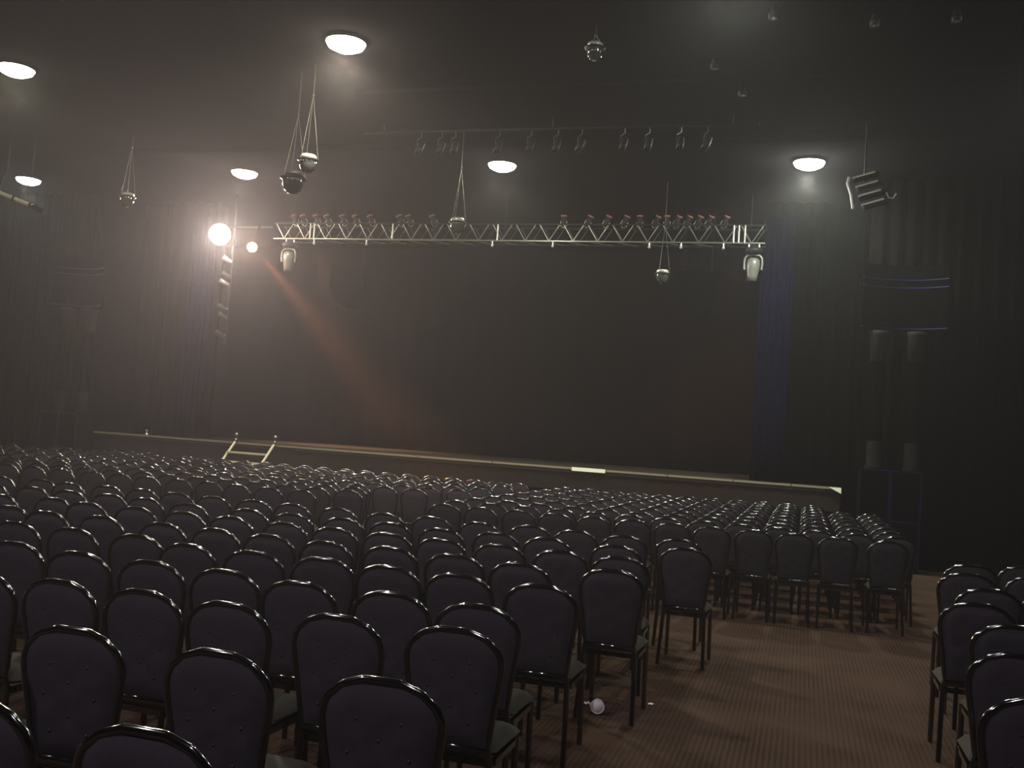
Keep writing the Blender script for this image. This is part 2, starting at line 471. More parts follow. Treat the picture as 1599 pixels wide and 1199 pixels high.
# moving heads hung from both ends
def moving_head(x, label, tilt):
    t = thing('moving_head_light', label, 'stage light', (x, TY + 0.02, TZ), 0, 'moving heads on the stage truss')
    q = MB(); q.tube([(-0.1, 0, 0.0), (-0.1, 0, -0.09)], 0.02, 6); q.tube([(0.1, 0, 0.0), (0.1, 0, -0.09)], 0.02, 6)
    q.build('clamp', M_CLAMP, t)
    q = MB(); q.lathe([(0.10, -0.09), (0.17, -0.10), (0.18, -0.17), (0.15, -0.21), (0.08, -0.22)], n=20); q.build('base', M_DARKMETAL, t)
    y = MB()
    y.tube([(-0.165, 0, -0.54), (-0.175, 0, -0.40), (-0.165, 0, -0.30), (-0.12, 0, -0.25), (0, 0, -0.235), (0.12, 0, -0.25), (0.165, 0, -0.30), (0.175, 0, -0.40), (0.165, 0, -0.54)], 0.026, 8, ry=0.05)
    y.build('yoke', M_HEAD, t)
    h = MB(); h.lathe([(0.0001, 0.15), (0.07, 0.145), (0.12, 0.11), (0.135, 0.03), (0.13, -0.08), (0.105, -0.22), (0.10, -0.32), (0.085, -0.32), (0.08, -0.29), (0.0001, -0.28)], n=24)
    h = h.build('head', M_HEAD, t); h.location = (0, 0, -0.44); h.rotation_euler = tilt
    l = MB(); l.lathe([(0.0001, -0.275), (0.079, -0.27), (0.079, -0.285), (0.0001, -0.30)], n=20); l.build('lens', M_GLOBE, h)
    return t
moving_head(-11.52, 'grey moving-head light hanging from the left end of the truss', (0.12, 0.06, 0))
moving_head(-1.15, 'grey moving-head light hanging from the right end of the truss', (0.1, 0.04, 0))

# small clamps shining under the bottom chord
for k, x in enumerate((-10.9, -9.6, -6.64, -5.3, -3.25, -2.6, -1.75)):
    q = MB(); q.tube([(0, 0, 0.03), (0, 0, -0.06)], 0.018, 6); q.ball((0, 0, -0.075), 0.03, 8)
    o = q.build('truss_clamp', M_CLAMP, None, (x, TY, TZ - 0.03))
    tag(o, 'small shiny clamp under the truss bottom tube, ' + ORD[k] + ' from its left end', 'clamp', 'clamps under the truss')

# par cans riding on the truss
PAR = [(-11.66, -1), (-11.44, -1), (-11.1, -1), (-10.82, -1), (-10.42, -1), (-10.1, -1), (-9.72, -1), (-9.0, -1), (-8.78, -1), (-8.2, -1), (-5.2, 0),
       (-4.65, 1), (-4.25, 1), (-3.86, 1), (-3.55, 0), (-3.2, 1), (-2.98, 0), (-2.76, 1), (-2.54, 1), (-2.32, 1), (-2.1, 1), (-1.78, 1)]
par0 = None
def make_par():
    t = thing('par_can', '', 'stage light', (0, 0, 0))
    d = Vector((0, 0.25, 1)).normalized()
    MB().lathe([(0.03, -0.13), (0.05, -0.11), (0.055, 0.0), (0.056, 0.10), (0.05, 0.10), (0.045, 0.0), (0.0001, -0.02)], n=14).build('can', M_DARKMETAL, t)
    MB().lathe([(0.05, 0.095), (0.066, 0.095), (0.066, 0.125), (0.05, 0.125), (0.05, 0.095)], n=14, close=False).build('gel_frame', M_RED, t)
    MB().tube([(-0.065, 0, 0), (-0.07, 0, -0.10), (0, 0, -0.15), (0.07, 0, -0.10), (0.065, 0, 0)], 0.008, 5).build('bracket', M_ALU, t)
    return t
for k, (x, d) in enumerate(PAR):
    if par0 is None: t = par0 = make_par()
    else: t = dup(par0)
    t.location = (x, TY + TD, TZ + TH + 0.17)
    t.rotation_euler = (0.15, 0.42 * d, 0)
    t['label'] = 'small par can with reddish gel frame on top of the truss, ' + ORD[k] + ' from the left'
    t['group'] = 'par cans on top of the truss'

# ------------------------------------------------------------------ rear lighting pipe with spotlights under the ceiling
bp_ = thing('lighting_pipe', 'thin dark lighting pipe just under the ceiling above the stage front', 'pipe', (0, 15.5, 6.86))
MB().tube([(-7.6, 0, 0), (-0.9, 0, 0)], 0.024, 8).build('tube', M_DARKMETAL, bp_)
for x in (-7.2, -4.2, -1.3):
    MB().tube([(x, 0, 0), (x, 0, CEIL - 6.86 + 0.02)], 0.01, 6).build('hanger', M_DARKMETAL, bp_)
fr0 = None
for k, (x, dy) in enumerate([(-6.50, 0), (-6.12, 0), (-5.88, 0), (-5.1, 0), (-4.55, 0), (-4.1, 0), (-3.7, 0), (-3.0, 0), (-2.6, 0), (-2.1, 0), (-1.68, 0)]):
    if fr0 is None:
        t = fr0 = thing('pipe_spotlight', '', 'stage light', (0, 0, 0))
        MB().tube([(0, 0, 0.0), (0, 0, -0.10), (-0.065, 0, -0.14), (-0.065, 0, -0.24)], 0.009, 5).build('yoke', M_CABLE, t)
        MB().lathe([(0.03, 0.10), (0.05, 0.08), (0.055, 0.0), (0.055, -0.16), (0.048, -0.16), (0.045, -0.1), (0.0001, -0.08)], (0, 0, -0.26), n=14, axis=(0.15, 0.5, 1)).build('barrel', M_DARKMETAL, t)
        MB().ball((0.01, -0.06, -0.33), 0.025, 8).build('knob', M_CLAMP, t)
    else: t = dup(fr0)
    t.location = (x, 15.5, 6.86); t.rotation_euler = (0, 0, random.uniform(-0.4, 0.4))
    t['label'] = 'small dark spotlight under the high lighting pipe, ' + ORD[k] + ' from the left'
    t['group'] = 'spotlights on the high lighting pipe'

# ------------------------------------------------------------------ left boom with the two bright stage lights
bm_ = thing('lighting_boom', 'dark vertical lighting pipe hanging below the brightest stage light', 'pipe', (-13.02, 20.25, 3.5))
MB().tube([(0, 0, 0), (0, 0, CEIL - 3.48)], 0.028, 8).build('tube', M_DARKMETAL, bm_)
MB().tube([(-0.4, 0, 2.75), (1.0, 0, 2.75)], 0.024, 8).build('cross_arm', M_DARKMETAL, bm_)
for k, (z, sgn) in enumerate([(5.44, 1), (5.08, 1), (4.90, -1), (4.32, -1), (4.12, 1), (3.70, -1)]):
    t = thing('boom_spotlight', 'small unlit spotlight clamped to the vertical pipe, ' + ORD[k] + ' from its top', 'stage light', (-13.02, 20.2, z), 0, 'spotlights on the vertical pipe')
    MB().lathe([(0.03, -0.12), (0.055, -0.10), (0.06, 0.0), (0.065, 0.11), (0.052, 0.11), (0.05, 0.0), (0.0001, -0.03)], (0.02 * sgn - 0.03, -0.13, 0.0), n=14, axis=(-0.8, -0.5, 0.5)).build('barrel', M_HEAD if k in (0, 2) else M_DARKMETAL, t)
    MB().tube([(0, 0.06, 0), (0, -0.10, 0)], 0.012, 6).build('clamp', M_CLAMP, t)

def bright_light(loc, r, label, color, power, estr, d):
    t = thing('stage_floodlight', label, 'stage light', loc)
    d = Vector(d).normalized()
    MB().lathe([(r * 0.5, -r * 1.6), (r * 0.85, -r * 1.2), (r * 1.05, 0), (r * 0.98, 0.0), (r * 0.9, -r * 0.25)], n=24, axis=d, close=False).build('housing', M_DARKMETAL, t)
    MB().lathe([(r * 0.98, -0.01), (r * 0.85, 0.04 * r / 0.2), (r * 0.45, 0.08 * r / 0.2), (0.0001, 0.1 * r / 0.2)], n=24, axis=d).build('lens', mat('stage_light_lens', (0.8, 0.8, 0.8), 0.5, emit=color, estr=estr), t)
    MB().tube([Vector((0, 0.35, 6.25 - loc[2])), Vector((0, 0.22, 6.25 - loc[2])), Vector((0, 0.06, r * 0.95))], 0.014, 6).build('clamp', M_DARKMETAL, t)
    l = add_light('stage_floodlight_beam', 'SPOT', Vector(loc) + d * (r + 0.12), power, color, 0.1, spot_size=math.radians(130), spot_blend=0.6)
    aim(l, d)
    add_light('stage_floodlight_glow', 'POINT', Vector(loc) + d * (r + 0.45), power * 0.07, color, 0.1)
    return t
bright_light((-13.17, 19.9, 6.0), 0.25, 'brightest white stage light glaring at the left end of the truss', (1.0, 0.86, 0.74), 4600, 30, (0.62, -0.70, -0.3))
bright_light((-12.30, 19.9, 5.71), 0.115, 'smaller orange-tinted stage light glaring beside the brightest one', (1.0, 0.55, 0.25), 500, 30, (0.5, -0.85, -0.15))
# its warm beam falls down across the left of the stage opening
sp_ = add_light('orange_beam', 'SPOT', (-12.0, 19.95, 5.45), 34000, (1.0, 0.36, 0.13), 0.05, spot_size=math.radians(17), spot_blend=1.0)
aim(sp_, (0.85, -0.22, -0.74))
sp2 = add_light('stage_wash_right', 'SPOT', (-1.7, 22.9, 6.1), 800, (1.0, 0.50, 0.32), 0.1, spot_size=math.radians(80), spot_blend=0.9)
aim(sp2, (0.0, 0.55, -0.8))
sp3 = add_light('stage_wash_left', 'SPOT', (-12.2, 22.9, 6.2), 4200, (1.0, 0.58, 0.34), 0.1, spot_size=math.radians(66), spot_blend=1.0)
aim(sp3, (0.12, 0.25, -0.9))

# ------------------------------------------------------------------ side fixtures
cl = thing('blinder_light', 'cluster of four parallel tube lights tilted on a bracket, right of the truss', 'stage light', (0.70, 16.0, 5.87), 0.15)
for k in range(4):
    z = 0.22 - 0.14 * k; x = -0.16 + 0.05 * k
    MB().tube([(x, 0, z), (x + 0.36, 0.05, z + 0.13)], 0.046, 12).build('tube_light', M_DARKMETAL if k % 2 else M_CAB, cl)
    MB().tube([(x - 0.03, -0.03, z + 0.03), (x + 0.30, 0.02, z + 0.15)], 0.02, 8).build('edge_highlight', M_CHROME, cl)  # pale rod stands in for the highlight along each tube's upper edge
MB().tube([(-0.24, 0, 0.27), (-0.26, 0, 0.17), (-0.20, 0, 0.0), (-0.16, 0, -0.22)], 0.022, 8).build('side_bracket', M_CLAMP, cl)
MB().tube([(0.32, 0, 0.05), (0.36, 0, -0.03), (0.43, 0, -0.04), (0.47, 0, 0.04)], 0.012, 6).build('hook', M_CLAMP, cl)
MB().tube([(0.0, 0.05, 0.2), (0.0, 0.05, 1.15)], 0.014, 6).build('drop_rod', M_DARKMETAL, cl)

pl_ = thing('suspended_pipe', 'pale sloping pipe with dark clamps hanging at the far left under the ceiling', 'pipe', (-15.2, 16.0, 5.78))
MB().tube([(-0.95, 0, 0.33), (0.30, 0, -0.08)], 0.045, 10).build('tube', M_HEADPALE, pl_)
MB().tube([(0.28, 0, -0.08), (0.60, 0, -0.20)], 0.045, 10).build('tube_end', M_DARKMETAL, pl_)
for x in (-0.62, -0.15, 0.27):
    z = 0.33 - (x + 0.95) * 0.328
    MB().lathe([(0.045, -0.02), (0.06, -0.02), (0.06, 0.02), (0.045, 0.02), (0.045, -0.02)], (x, 0, z), n=12, axis=(1.25, 0, -0.41), close=False).build('clamp', M_DARKMETAL, pl_)
for x in (-0.55, 0.05):
    z = 0.33 - (x + 0.95) * 0.328
    MB().tube([(x, 0, z), (x + 0.06, 0, z + 0.25), (x + 0.16, 0, z + 0.42), (x + 0.18, 0, CEIL - 5.77)], 0.008, 6).build('hanging_cable', M_CABLE, pl_)

def hung_speaker(x, label):
    t = thing('hung_loudspeaker', label, 'loudspeaker', (x, 21.9, 5.05), 0, 'dark loudspeakers hung above the stage')
    q = MB(); n = 12
    prof = [(-0.42, 0.62), (0.42, 0.62), (0.44, 0.1), (0.36, -0.15), (0.18, -0.33), (0.0, -0.40), (-0.18, -0.33), (-0.36, -0.15), (-0.44, 0.1)]
    k = len(prof)
    vs = [(a, -0.22, b) for a, b in prof] + [(a * 0.8, 0.28, b) for a, b in prof]
    q.add(vs, [tuple(range(k)), tuple(range(2 * k - 1, k - 1, -1))] + [(i, k + i, k + (i + 1) % k, (i + 1) % k) for i in range(k)])
    q.build('cabinet', M_BLACK, t)
    q = MB()
    for a in (-0.3, 0.3): q.tube([(a, 0, 0.6), (a, 0, CEIL - 5.03)], 0.01, 5)
    q.build('hanging_cable', M_DARKMETAL, t)
hung_speaker(-10.75, 'dark round-bottomed loudspeaker hung over the left of the stage')
hung_speaker(-2.42, 'dark round-bottomed loudspeaker hung over the right of the stage')

# speaker stack + column decor on both sides of the stage
def side_stack(x0, y, side):
    w = 0.51; h = 0.87
    for c in (0, 1):
        for r_ in (0, 1):
            lab = 'dark %s speaker cabinet with blue edging, %s of the stack %s of stage' % ('upper' if r_ else 'lower', ('inner' if (c == 0) == (side == 'right') else 'outer'), side)
            t = thing('speaker_cabinet', lab, 'loudspeaker', (x0 + (c + 0.5) * w, y, FLOOR + r_ * h), 0, 'blue-edged speaker cabinets beside the stage')
            MB().box(-w / 2 + 0.002, w / 2 - 0.002, 0.0, 0.6, 0.0, h - 0.003).build('cabinet', M_CAB, t)
            MB().box(-w / 2 + 0.05, w / 2 - 0.05, -0.012, 0.0, 0.06, h - 0.06).build('grille', M_BLACK, t)
            q = MB(); e = 0.022
            q.box(-w / 2 + 0.003, w / 2 - 0.003, -0.02, 0.0, h - e - 0.004, h - 0.004)
            q.box(-w / 2 + 0.003, -w / 2 + e, -0.02, 0.0, 0.0, h - e - 0.004); q.box(w / 2 - e, w / 2 - 0.003, -0.02, 0.0, 0.0, h - e - 0.004)
            q.build('edge_trim', M_BLUETRIM, t)
    zt = 2 * h + FLOOR
    for i, cx in enumerate((x0 + 0.24, x0 + 0.86)):
        t = thing('decor_column', 'dim round column with pale capital on the speaker stack %s of stage, %s one' % (side, ('inner', 'outer')[i if side == 'right' else 1 - i]), 'column', (cx, y + 0.3, zt))
        MB().lathe([(0.15, 0.0), (0.15, 0.04), (0.13, 0.06), (0.13, 0.46), (0.12, 0.48)], n=20).build('base', M_PALE2, t)
        MB().lathe([(0.118, 0.47), (0.105, 1.0), (0.11, 1.88)], n=20).build('shaft', M_DRAPE, t)
        q = MB().lathe([(0.12, 1.87), (0.145, 1.89), (0.15, 2.32), (0.165, 2.36), (0.165, 2.43), (0.10, 2.44)], n=20)
        q.build('capital', M_PALE, t)
    # curved valance with blue lines, held up by the columns
    t = thing('curved_valance', 'dark concave valance with thin blue lines above the columns %s of stage' % side, 'valance', (x0 + 0.62, y + 0.25, zt + 2.44))
    n = 18; hw = 0.70
    def arc(u, z, off=0.0): return (hw * u, 0.30 * (1 - u * u) + off - 0.15, z)
    us = [-1 + 2 * i / n for i in range(n + 1)]
    q = MB(); vs = []
    for (z, off) in ((0.0, 0), (1.18, 0), (1.18, 0.06), (0.0, 0.06)): vs += [arc(u, z, off) for u in us]
    k = n + 1
    q.add(vs, [(a * k + i, ((a + 1) % 4) * k + i, ((a + 1) % 4) * k + i + 1, a * k + i + 1) for a in range(4) for i in range(n)] + [(0, 3 * k, 2 * k, k), (n, k + n, 2 * k + n, 3 * k + n)])
    q.build('curved_panel', M_BLACK, t)
    for z in (0.05, 0.78, 0.92):
        MB().tube([arc(u, z, -0.012) for u in us], 0.014, 6).build('blue_line', M_BLUETRIM, t)
side_stack(0.95, 18.35, 'right')
side_stack(-16.9, 19.0, 'left')

# ------------------------------------------------------------------ chairs
BACK = [(-.166, .46), (-.171, .52), (-.188, .64), (-.207, .75), (-.212, .80), (-.208, .834), (-.192, .866), (-.143, .904), (-.133, .909), (-.072, .9285), (-.062, .9305), (.0, .931)]
BACK = BACK + [(-x, z) for x, z in BACK[-2::-1]]
def rake(z): return -(z - .45) * .12
def halfw(z):
    L = BACK[:12]
    for (xa, za), (xb, zb) in zip(L[:-1], L[1:]):
        if za <= z <= zb: return -(xa + (xb - xa) * (z - za) / (zb - za))
    return 0.03
def back_frame(q, n=16): q.tube([(x, rake(z), z - 0.012) for x, z in BACK], 0.0135, n, closed=True, ry=0.019, ex=2.9, tilt=FTILT)
FTILT = 0.40
def back_pad(q, nx=12, nz=14, buttons=True):
    B = [(-.08, .80), (.08, .80), (0, .74), (-.11, .69), (.11, .69), (0, .62), (-.08, .56), (.08, .56)]
    z0, z1 = .465, .917; rows = []
    for sgn in (-1, 1):
        vs = []
        for k in range(nz + 1):
            t = k / nz; z = z0 + (z1 - z0) * t
            w = max(0.03, halfw(min(z, .929)) - 0.008)
            for i in range(nx + 1):
                u = -1 + 2 * i / nx; x = u * w
                e = (1 - u ** 6) * (1 - abs(2 * t - 1) ** 6)
                d = 0.010 + 0.026 * e
                if buttons:
                    for bx, bz in B: d -= 0.012 * math.exp(-((x - bx) ** 2 + (z - bz) ** 2) / 0.0007)
                vs.append((x, rake(z) + sgn * d, z))
        fs = []
        for k in range(nz):
            for i in range(nx):
                a = k * (nx + 1) + i
                f = (a, a + 1, a + nx + 2, a + nx + 1)
                fs.append(f if sgn < 0 else f[::-1])
        q.add(vs, fs, True)
    if buttons:
        q.mi = 1
        for bx, bz in B: q.ball((bx, rake(bz) - 0.026, bz), 0.0065, 6)
        q.mi = 0
def seat_pad(q, nx=10, ny=10):
    vs = []
    def w(t): return 0.184 + 0.012 * t
    for sgn in (1, -1):
        for k in range(ny + 1):
            t = k / ny; y = 0.035 + 0.405 * t
            for i in range(nx + 1):
                u = -1 + 2 * i / nx
                e = (1 - u ** 8) * (1 - abs(2 * t - 1) ** 8)
                z = 0.432 + (0.048 * e if sgn > 0 else -0.026 * e)
                vs.append((u * w(t), y, z))
    fs = []; N = (nx + 1) * (ny + 1)
    for k in range(ny):
        for i in range(nx):
            a = k * (nx + 1) + i
            fs.append((a, a + 1, a + nx + 2, a + nx + 1)); fs.append((N + a, N + a + nx + 1, N + a + nx + 2, N + a + 1))
    q.add(vs, fs, True)
def seat_frame(q):
    q.box(-.185, .185, 0.02, 0.045, .385, .412); q.box(-.195, .195, 0.405, 0.43, .385, .412)
    q.box(-.192, -.168, 0.045, 0.405, .385, .412); q.box(.168, .192, 0.045, 0.405, .385, .412)
def leg_path(sx, rear):
    return [(sx * .163, -.002, .455), (sx * .172, .004, .40), (sx * .182, -.02, .2), (sx * .19, -.058, .0)] if rear else [(sx * .183, .40, .40), (sx * .186, .405, .2), (sx * .188, .41, .0)]

def make_chair():
    t = thing('banquet_chair', '', 'chair', (0, 0, 0))
    q = MB(); back_frame(q); q.build('back_frame', M_FRAME, t)
    q = MB(); back_pad(q); q.build('backrest', [M_FABRIC, M_BUTTON], t)
    q = MB(); seat_pad(q); q.build('seat', M_SEAT, t)
    q = MB(); seat_frame(q); q.build('seat_frame', M_FRAME, t)
    for rear in (True, False):
        for sx in (-1, 1):
            q = MB(); q.tube(leg_path(sx, rear), 0.0165, 8); q.build('leg', M_FRAME, t)
    return t
def chair_parts_single(q):
    q.mi = 0; back_frame(q, 12); seat_frame(q)
    for rear in (True, False):
        for sx in (-1, 1): q.tube(leg_path(sx, rear), 0.0165, 6)
    q.mi = 1; back_pad(q, 8, 8, False)
    q.mi = 2; seat_pad(q, 6, 6); q.mi = 0

NEAR = [
  [(-1.06,9.41),(-1.55,9.25),(-2.03,9.33),(-2.49,9.36),(-2.95,9.21),(-3.49,9.33),(-3.95,9.23),(-4.51,9.32),(-5.01,9.28),(-5.48,9.31),(-5.94,9.27),(-6.4,9.29),(-6.88,9.36),(-7.34,9.36),(-7.8,9.3),(-8.26,9.4),(-8.72,9.29),(-9.18,9.28),(-9.64,9.3)],
  [(-0.91,8.62),(-1.45,8.28),(-2.06,8.35),(-2.53,8.39),(-2.99,8.25),(-3.51,8.34),(-3.97,8.33),(-4.47,8.29),(-4.93,8.29),(-5.56,8.27),(-6.13,8.4),(-6.59,8.45),(-7.05,8.43),(-7.51,8.44),(-7.97,8.39),(-8.43,8.34)],
  [(-1.27,7.44),(-1.73,7.46),(-2.22,7.48),(-2.69,7.44),(-3.17,7.48),(-3.63,7.47),(-4.09,7.48),(-4.63,7.52),(-5.09,7.52),(-5.58,7.52),(-6.07,7.49),(-6.53,7.61),(-6.99,7.46),(-7.45,7.48)],
  [(-1.18,6.64),(-1.77,6.47),(-2.27,6.57),(-2.77,6.61),(-3.23,6.53),(-3.72,6.58),(-4.18,6.6),(-4.64,6.6),(-5.23,6.64),(-5.69,6.57),(-6.15,6.68),(-6.61,6.62)],
  [(-1.4,5.6),(-1.92,5.66),(-2.38,5.68),(-2.84,5.71),(-3.3,5.66),(-3.78,5.66),(-4.29,5.82),(-4.79,5.8),(-5.28,5.8),(-5.74,5.73)],
  [(-1.49,4.71),(-1.97,4.77),(-2.49,4.76),(-2.99,4.85),(-3.47,4.86),(-3.97,4.87),(-4.5,4.96),(-4.96,4.84)],
  [(-1.39,4.09),(-1.91,4.04),(-2.44,4.01),(-2.91,4.04),(-3.37,4.03),(-3.83,4)],
  [(-1.3,3.12),(-1.95,3.17),(-2.6,3.2),(-3.06,3.08)],
  [(-1.61,2.3),(-2.2,2.32)]]
FAR_LEFT = [
  [(-6.01,11.34),(-6.454,11.3),(-6.9,11.29),(-7.344,11.35),(-7.788,11.33),(-8.24,11.28),(-8.684,11.31),(-9.128,11.32),(-9.59,11.28),(-10.034,11.26),(-10.48,11.25)],
  [(-5.76,12.15),(-6.204,12.1),(-6.65,12.13),(-7.094,12.12),(-7.538,12.07),(-7.99,12.07),(-8.434,12.02),(-8.88,12.07),(-9.34,11.99),(-9.784,12),(-10.228,12.01),(-10.672,12.06),(-11.12,11.99),(-11.57,12)],
  [(-6.01,12.85),(-6.454,12.83),(-6.898,12.88),(-7.35,12.79),(-7.794,12.85),(-8.238,12.79),(-8.69,12.77),(-9.134,12.75),(-9.578,12.83),(-10.022,12.8),(-10.466,12.72),(-10.92,12.81),(-11.364,12.74),(-11.808,12.76),(-12.252,12.71)],
  [(-5.41,13.63),(-5.86,13.61),(-6.304,13.6),(-6.75,13.56),(-7.2,13.62),(-7.644,13.57),(-8.09,13.63),(-8.534,13.54),(-8.99,13.52),(-9.434,13.57),(-9.88,13.5),(-10.324,13.51),(-10.768,13.49),(-11.212,13.54),(-11.66,13.56),(-12.11,13.47),(-12.554,13.44),(-13,13.45)],
  [(-4.99,14.43),(-5.45,14.34),(-5.9,14.36),(-6.35,14.35),(-6.794,14.33),(-7.25,14.4),(-7.694,14.4),(-8.138,14.38),(-8.582,14.36),(-9.026,14.32),(-9.48,14.28),(-9.924,14.34),(-10.368,14.28),(-10.812,14.31),(-11.256,14.31),(-11.7,14.28),(-12.15,14.23),(-12.594,14.29),(-13.06,14.29),(-13.504,14.25)],
  [(-4.91,15.2),(-5.36,15.2),(-5.804,15.1),(-6.25,15.15),(-6.694,15.15),(-7.138,15.09),(-7.59,15.15),(-8.04,15.14),(-8.49,15.12),(-8.934,15.12),(-9.378,15.11),(-9.822,15.08),(-10.27,15.09),(-10.714,15.04),(-11.16,14.99),(-11.62,15.04),(-12.064,15.06),(-12.508,14.97),(-12.952,15.03),(-13.396,14.94),(-13.84,15.02),(-14.3,14.98)],
  [(-5.1,15.95),(-5.55,15.88),(-5.994,15.95),(-6.45,15.85),(-6.894,15.92),(-7.338,15.87),(-7.782,15.89),(-8.24,15.89),(-8.684,15.83),(-9.128,15.83),(-9.572,15.8),(-10.016,15.79),(-10.47,15.81),(-10.914,15.81),(-11.358,15.81),(-11.82,15.77),(-12.264,15.77),(-12.708,15.76),(-13.16,15.73),(-13.604,15.73),(-14.048,15.79),(-14.492,15.75),(-14.936,15.7)],
  [(-4.99,16.68),(-5.44,16.65),(-5.89,16.69),(-6.34,16.65),(-6.8,16.67),(-7.244,16.65),(-7.69,16.58),(-8.14,16.65),(-8.584,16.65),(-9.03,16.61),(-9.474,16.6),(-9.93,16.57),(-10.374,16.54),(-10.818,16.55),(-11.262,16.51),(-11.72,16.59),(-12.164,16.57),(-12.608,16.57),(-13.052,16.53),(-13.496,16.52),(-13.94,16.53),(-14.384,16.45),(-14.83,16.5),(-15.28,16.49),(-15.724,16.45)],
  [(-5.19,17.43),(-5.64,17.47),(-6.09,17.4),(-6.55,17.39),(-6.994,17.45),(-7.438,17.38),(-7.882,17.41),(-8.33,17.36),(-8.79,17.33),(-9.234,17.37),(-9.678,17.33),(-10.122,17.35),(-10.57,17.29),(-11.014,17.37),(-11.458,17.32),(-11.91,17.26),(-12.36,17.27),(-12.804,17.32),(-13.248,17.24),(-13.7,17.25),(-14.144,17.22),(-14.588,17.27),(-15.032,17.29),(-15.49,17.23),(-15.94,17.18),(-16.39,17.19)],
  [(-5.11,18.15),(-5.554,18.17),(-5.998,18.2),(-6.442,18.19),(-6.886,18.2),(-7.33,18.16),(-7.78,18.17),(-8.23,18.14),(-8.68,18.16),(-9.124,18.07),(-9.58,18.15),(-10.024,18.09),(-10.468,18.13),(-10.92,18.07),(-11.364,18.03),(-11.808,18.02),(-12.252,18.02),(-12.71,18.08),(-13.154,18.01),(-13.598,18.03),(-14.042,17.99),(-14.486,18.06),(-14.93,18.04),(-15.374,17.98),(-15.82,18.02),(-16.27,17.94),(-16.72,18.01),(-17.17,17.97)]]
FAR_RIGHT = [
  [(0.93,11.56),(0.41,11.47),(-0.04,11.47),(-0.48,11.47),(-0.93,11.38),(-1.37,11.38),(-1.82,11.38),(-2.26,11.29),(-2.71,11.29),(-3.15,11.29),(-3.59,11.2),(-4.04,11.2)],
  [(1.09,12.34),(0.652,12.29),(0.214,12.3),(-0.224,12.24),(-0.662,12.22),(-1.1,12.22),(-1.538,12.18),(-1.976,12.17),(-2.414,12.12),(-2.852,12.13),(-3.29,12.08),(-3.728,12.06),(-4.166,11.98)],
  [(1.09,13.14),(0.652,13.09),(0.214,13.07),(-0.224,13.05),(-0.662,13.04),(-1.1,13.02),(-1.538,13),(-1.976,12.89),(-2.414,12.9),(-2.852,12.89),(-3.29,12.82),(-3.728,12.83),(-4.166,12.77)],
  [(1.1,13.95),(0.66,13.96),(0.222,13.89),(-0.216,13.84),(-0.654,13.81),(-1.092,13.84),(-1.53,13.75),(-1.968,13.72),(-2.406,13.7),(-2.844,13.62),(-3.282,13.58),(-3.72,13.54),(-4.158,13.51)],
  [(1.1,14.78),(0.662,14.78),(0.22,14.76),(-0.218,14.72),(-0.656,14.68),(-1.094,14.57),(-1.532,14.59),(-1.97,14.52),(-2.408,14.46),(-2.846,14.39),(-3.284,14.36),(-3.722,14.31),(-4.16,14.27)],
  [(1.09,15.61),(0.652,15.57),(0.214,15.53),(-0.224,15.53),(-0.662,15.43),(-1.1,15.41),(-1.538,15.36),(-1.976,15.28),(-2.414,15.22),(-2.852,15.23),(-3.29,15.15),(-3.728,15.12),(-4.166,15.03)],
  [(1.1,16.44),(0.66,16.45),(0.222,16.39),(-0.216,16.29),(-0.654,16.24),(-1.092,16.22),(-1.53,16.12),(-1.968,16.08),(-2.406,16.03),(-2.844,15.98),(-3.282,15.92),(-3.72,15.88),(-4.158,15.85)],
  [(1.09,17.32),(0.652,17.23),(0.214,17.16),(-0.224,17.15),(-0.662,17.06),(-1.1,16.98),(-1.538,16.95),(-1.976,16.88),(-2.414,16.8),(-2.852,16.74),(-3.29,16.7),(-3.728,16.67),(-4.166,16.6)],
  [(1.1,18.15),(0.66,18.03),(0.222,17.96),(-0.216,17.92),(-0.654,17.84),(-1.092,17.81),(-1.53,17.77),(-1.968,17.7),(-2.406,17.57),(-2.844,17.56),(-3.282,17.52),(-3.72,17.45),(-4.158,17.35)],
  [(1.1,18.91),(0.66,18.87),(0.22,18.76),(-0.218,18.78),(-0.656,18.7),(-1.094,18.62),(-1.532,18.56),(-1.97,18.49),(-2.408,18.36),(-2.846,18.29),(-3.284,18.28),(-3.722,18.15),(-4.16,18.1)]]
SIDE = [[(1.46, 9.60), (1.955, 9.93)], [(1.31, 8.75), (1.86, 9.05)], [(1.30, 7.75), (1.78, 8.0)], [(1.09, 6.85), (1.62, 7.0)], [(1.15, 6.03), (1.62, 6.2)],
        [(1.0, 5.1), (1.5, 5.25)], [(0.90, 4.15)], [(0.98, 3.3)]]
places = []   # (distance, x, y, label, group)
for r_, row in enumerate(NEAR):
    for k, (x, y) in enumerate(row):
        rl = ['row directly behind the cross aisle', 'second row', 'third row', 'fourth row', 'fifth row', 'sixth row', 'seventh row', 'eighth row', 'last row nearest the camera'][r_]
        if r_ in range(1, 8): rl += ' behind the cross aisle'
        lab = 'black round-backed chair, %s, %s seat from open carpet' % (rl, ORD[k])
        places.append((x, y, lab, 'chairs behind the cross aisle'))
for r_, row in enumerate(FAR_LEFT):
    for k, (x, y) in enumerate(row):
        places.append((x, y, 'black chair, left block, %s row beyond the cross aisle, %s seat from centre aisle' % (ORD[r_], ORD[k]), 'chairs in the left block before the stage'))
for r_, row in enumerate(FAR_RIGHT):
    for k, (x, y) in enumerate(row):
        places.append((x, y, 'black chair, right block, %s row beyond the cross aisle, %s seat from outer aisle' % (ORD[r_], ORD[k]), 'chairs in the right block before the stage'))
for r_, row in enumerate(SIDE):
    for k, (x, y) in enumerate(row):
        places.append((x, y, 'black chair at the right edge, %s row from the far end, %s open carpet' % (ORD[r_], 'beside the' if k == 0 else 'second from'), 'chairs at the right edge'))
        
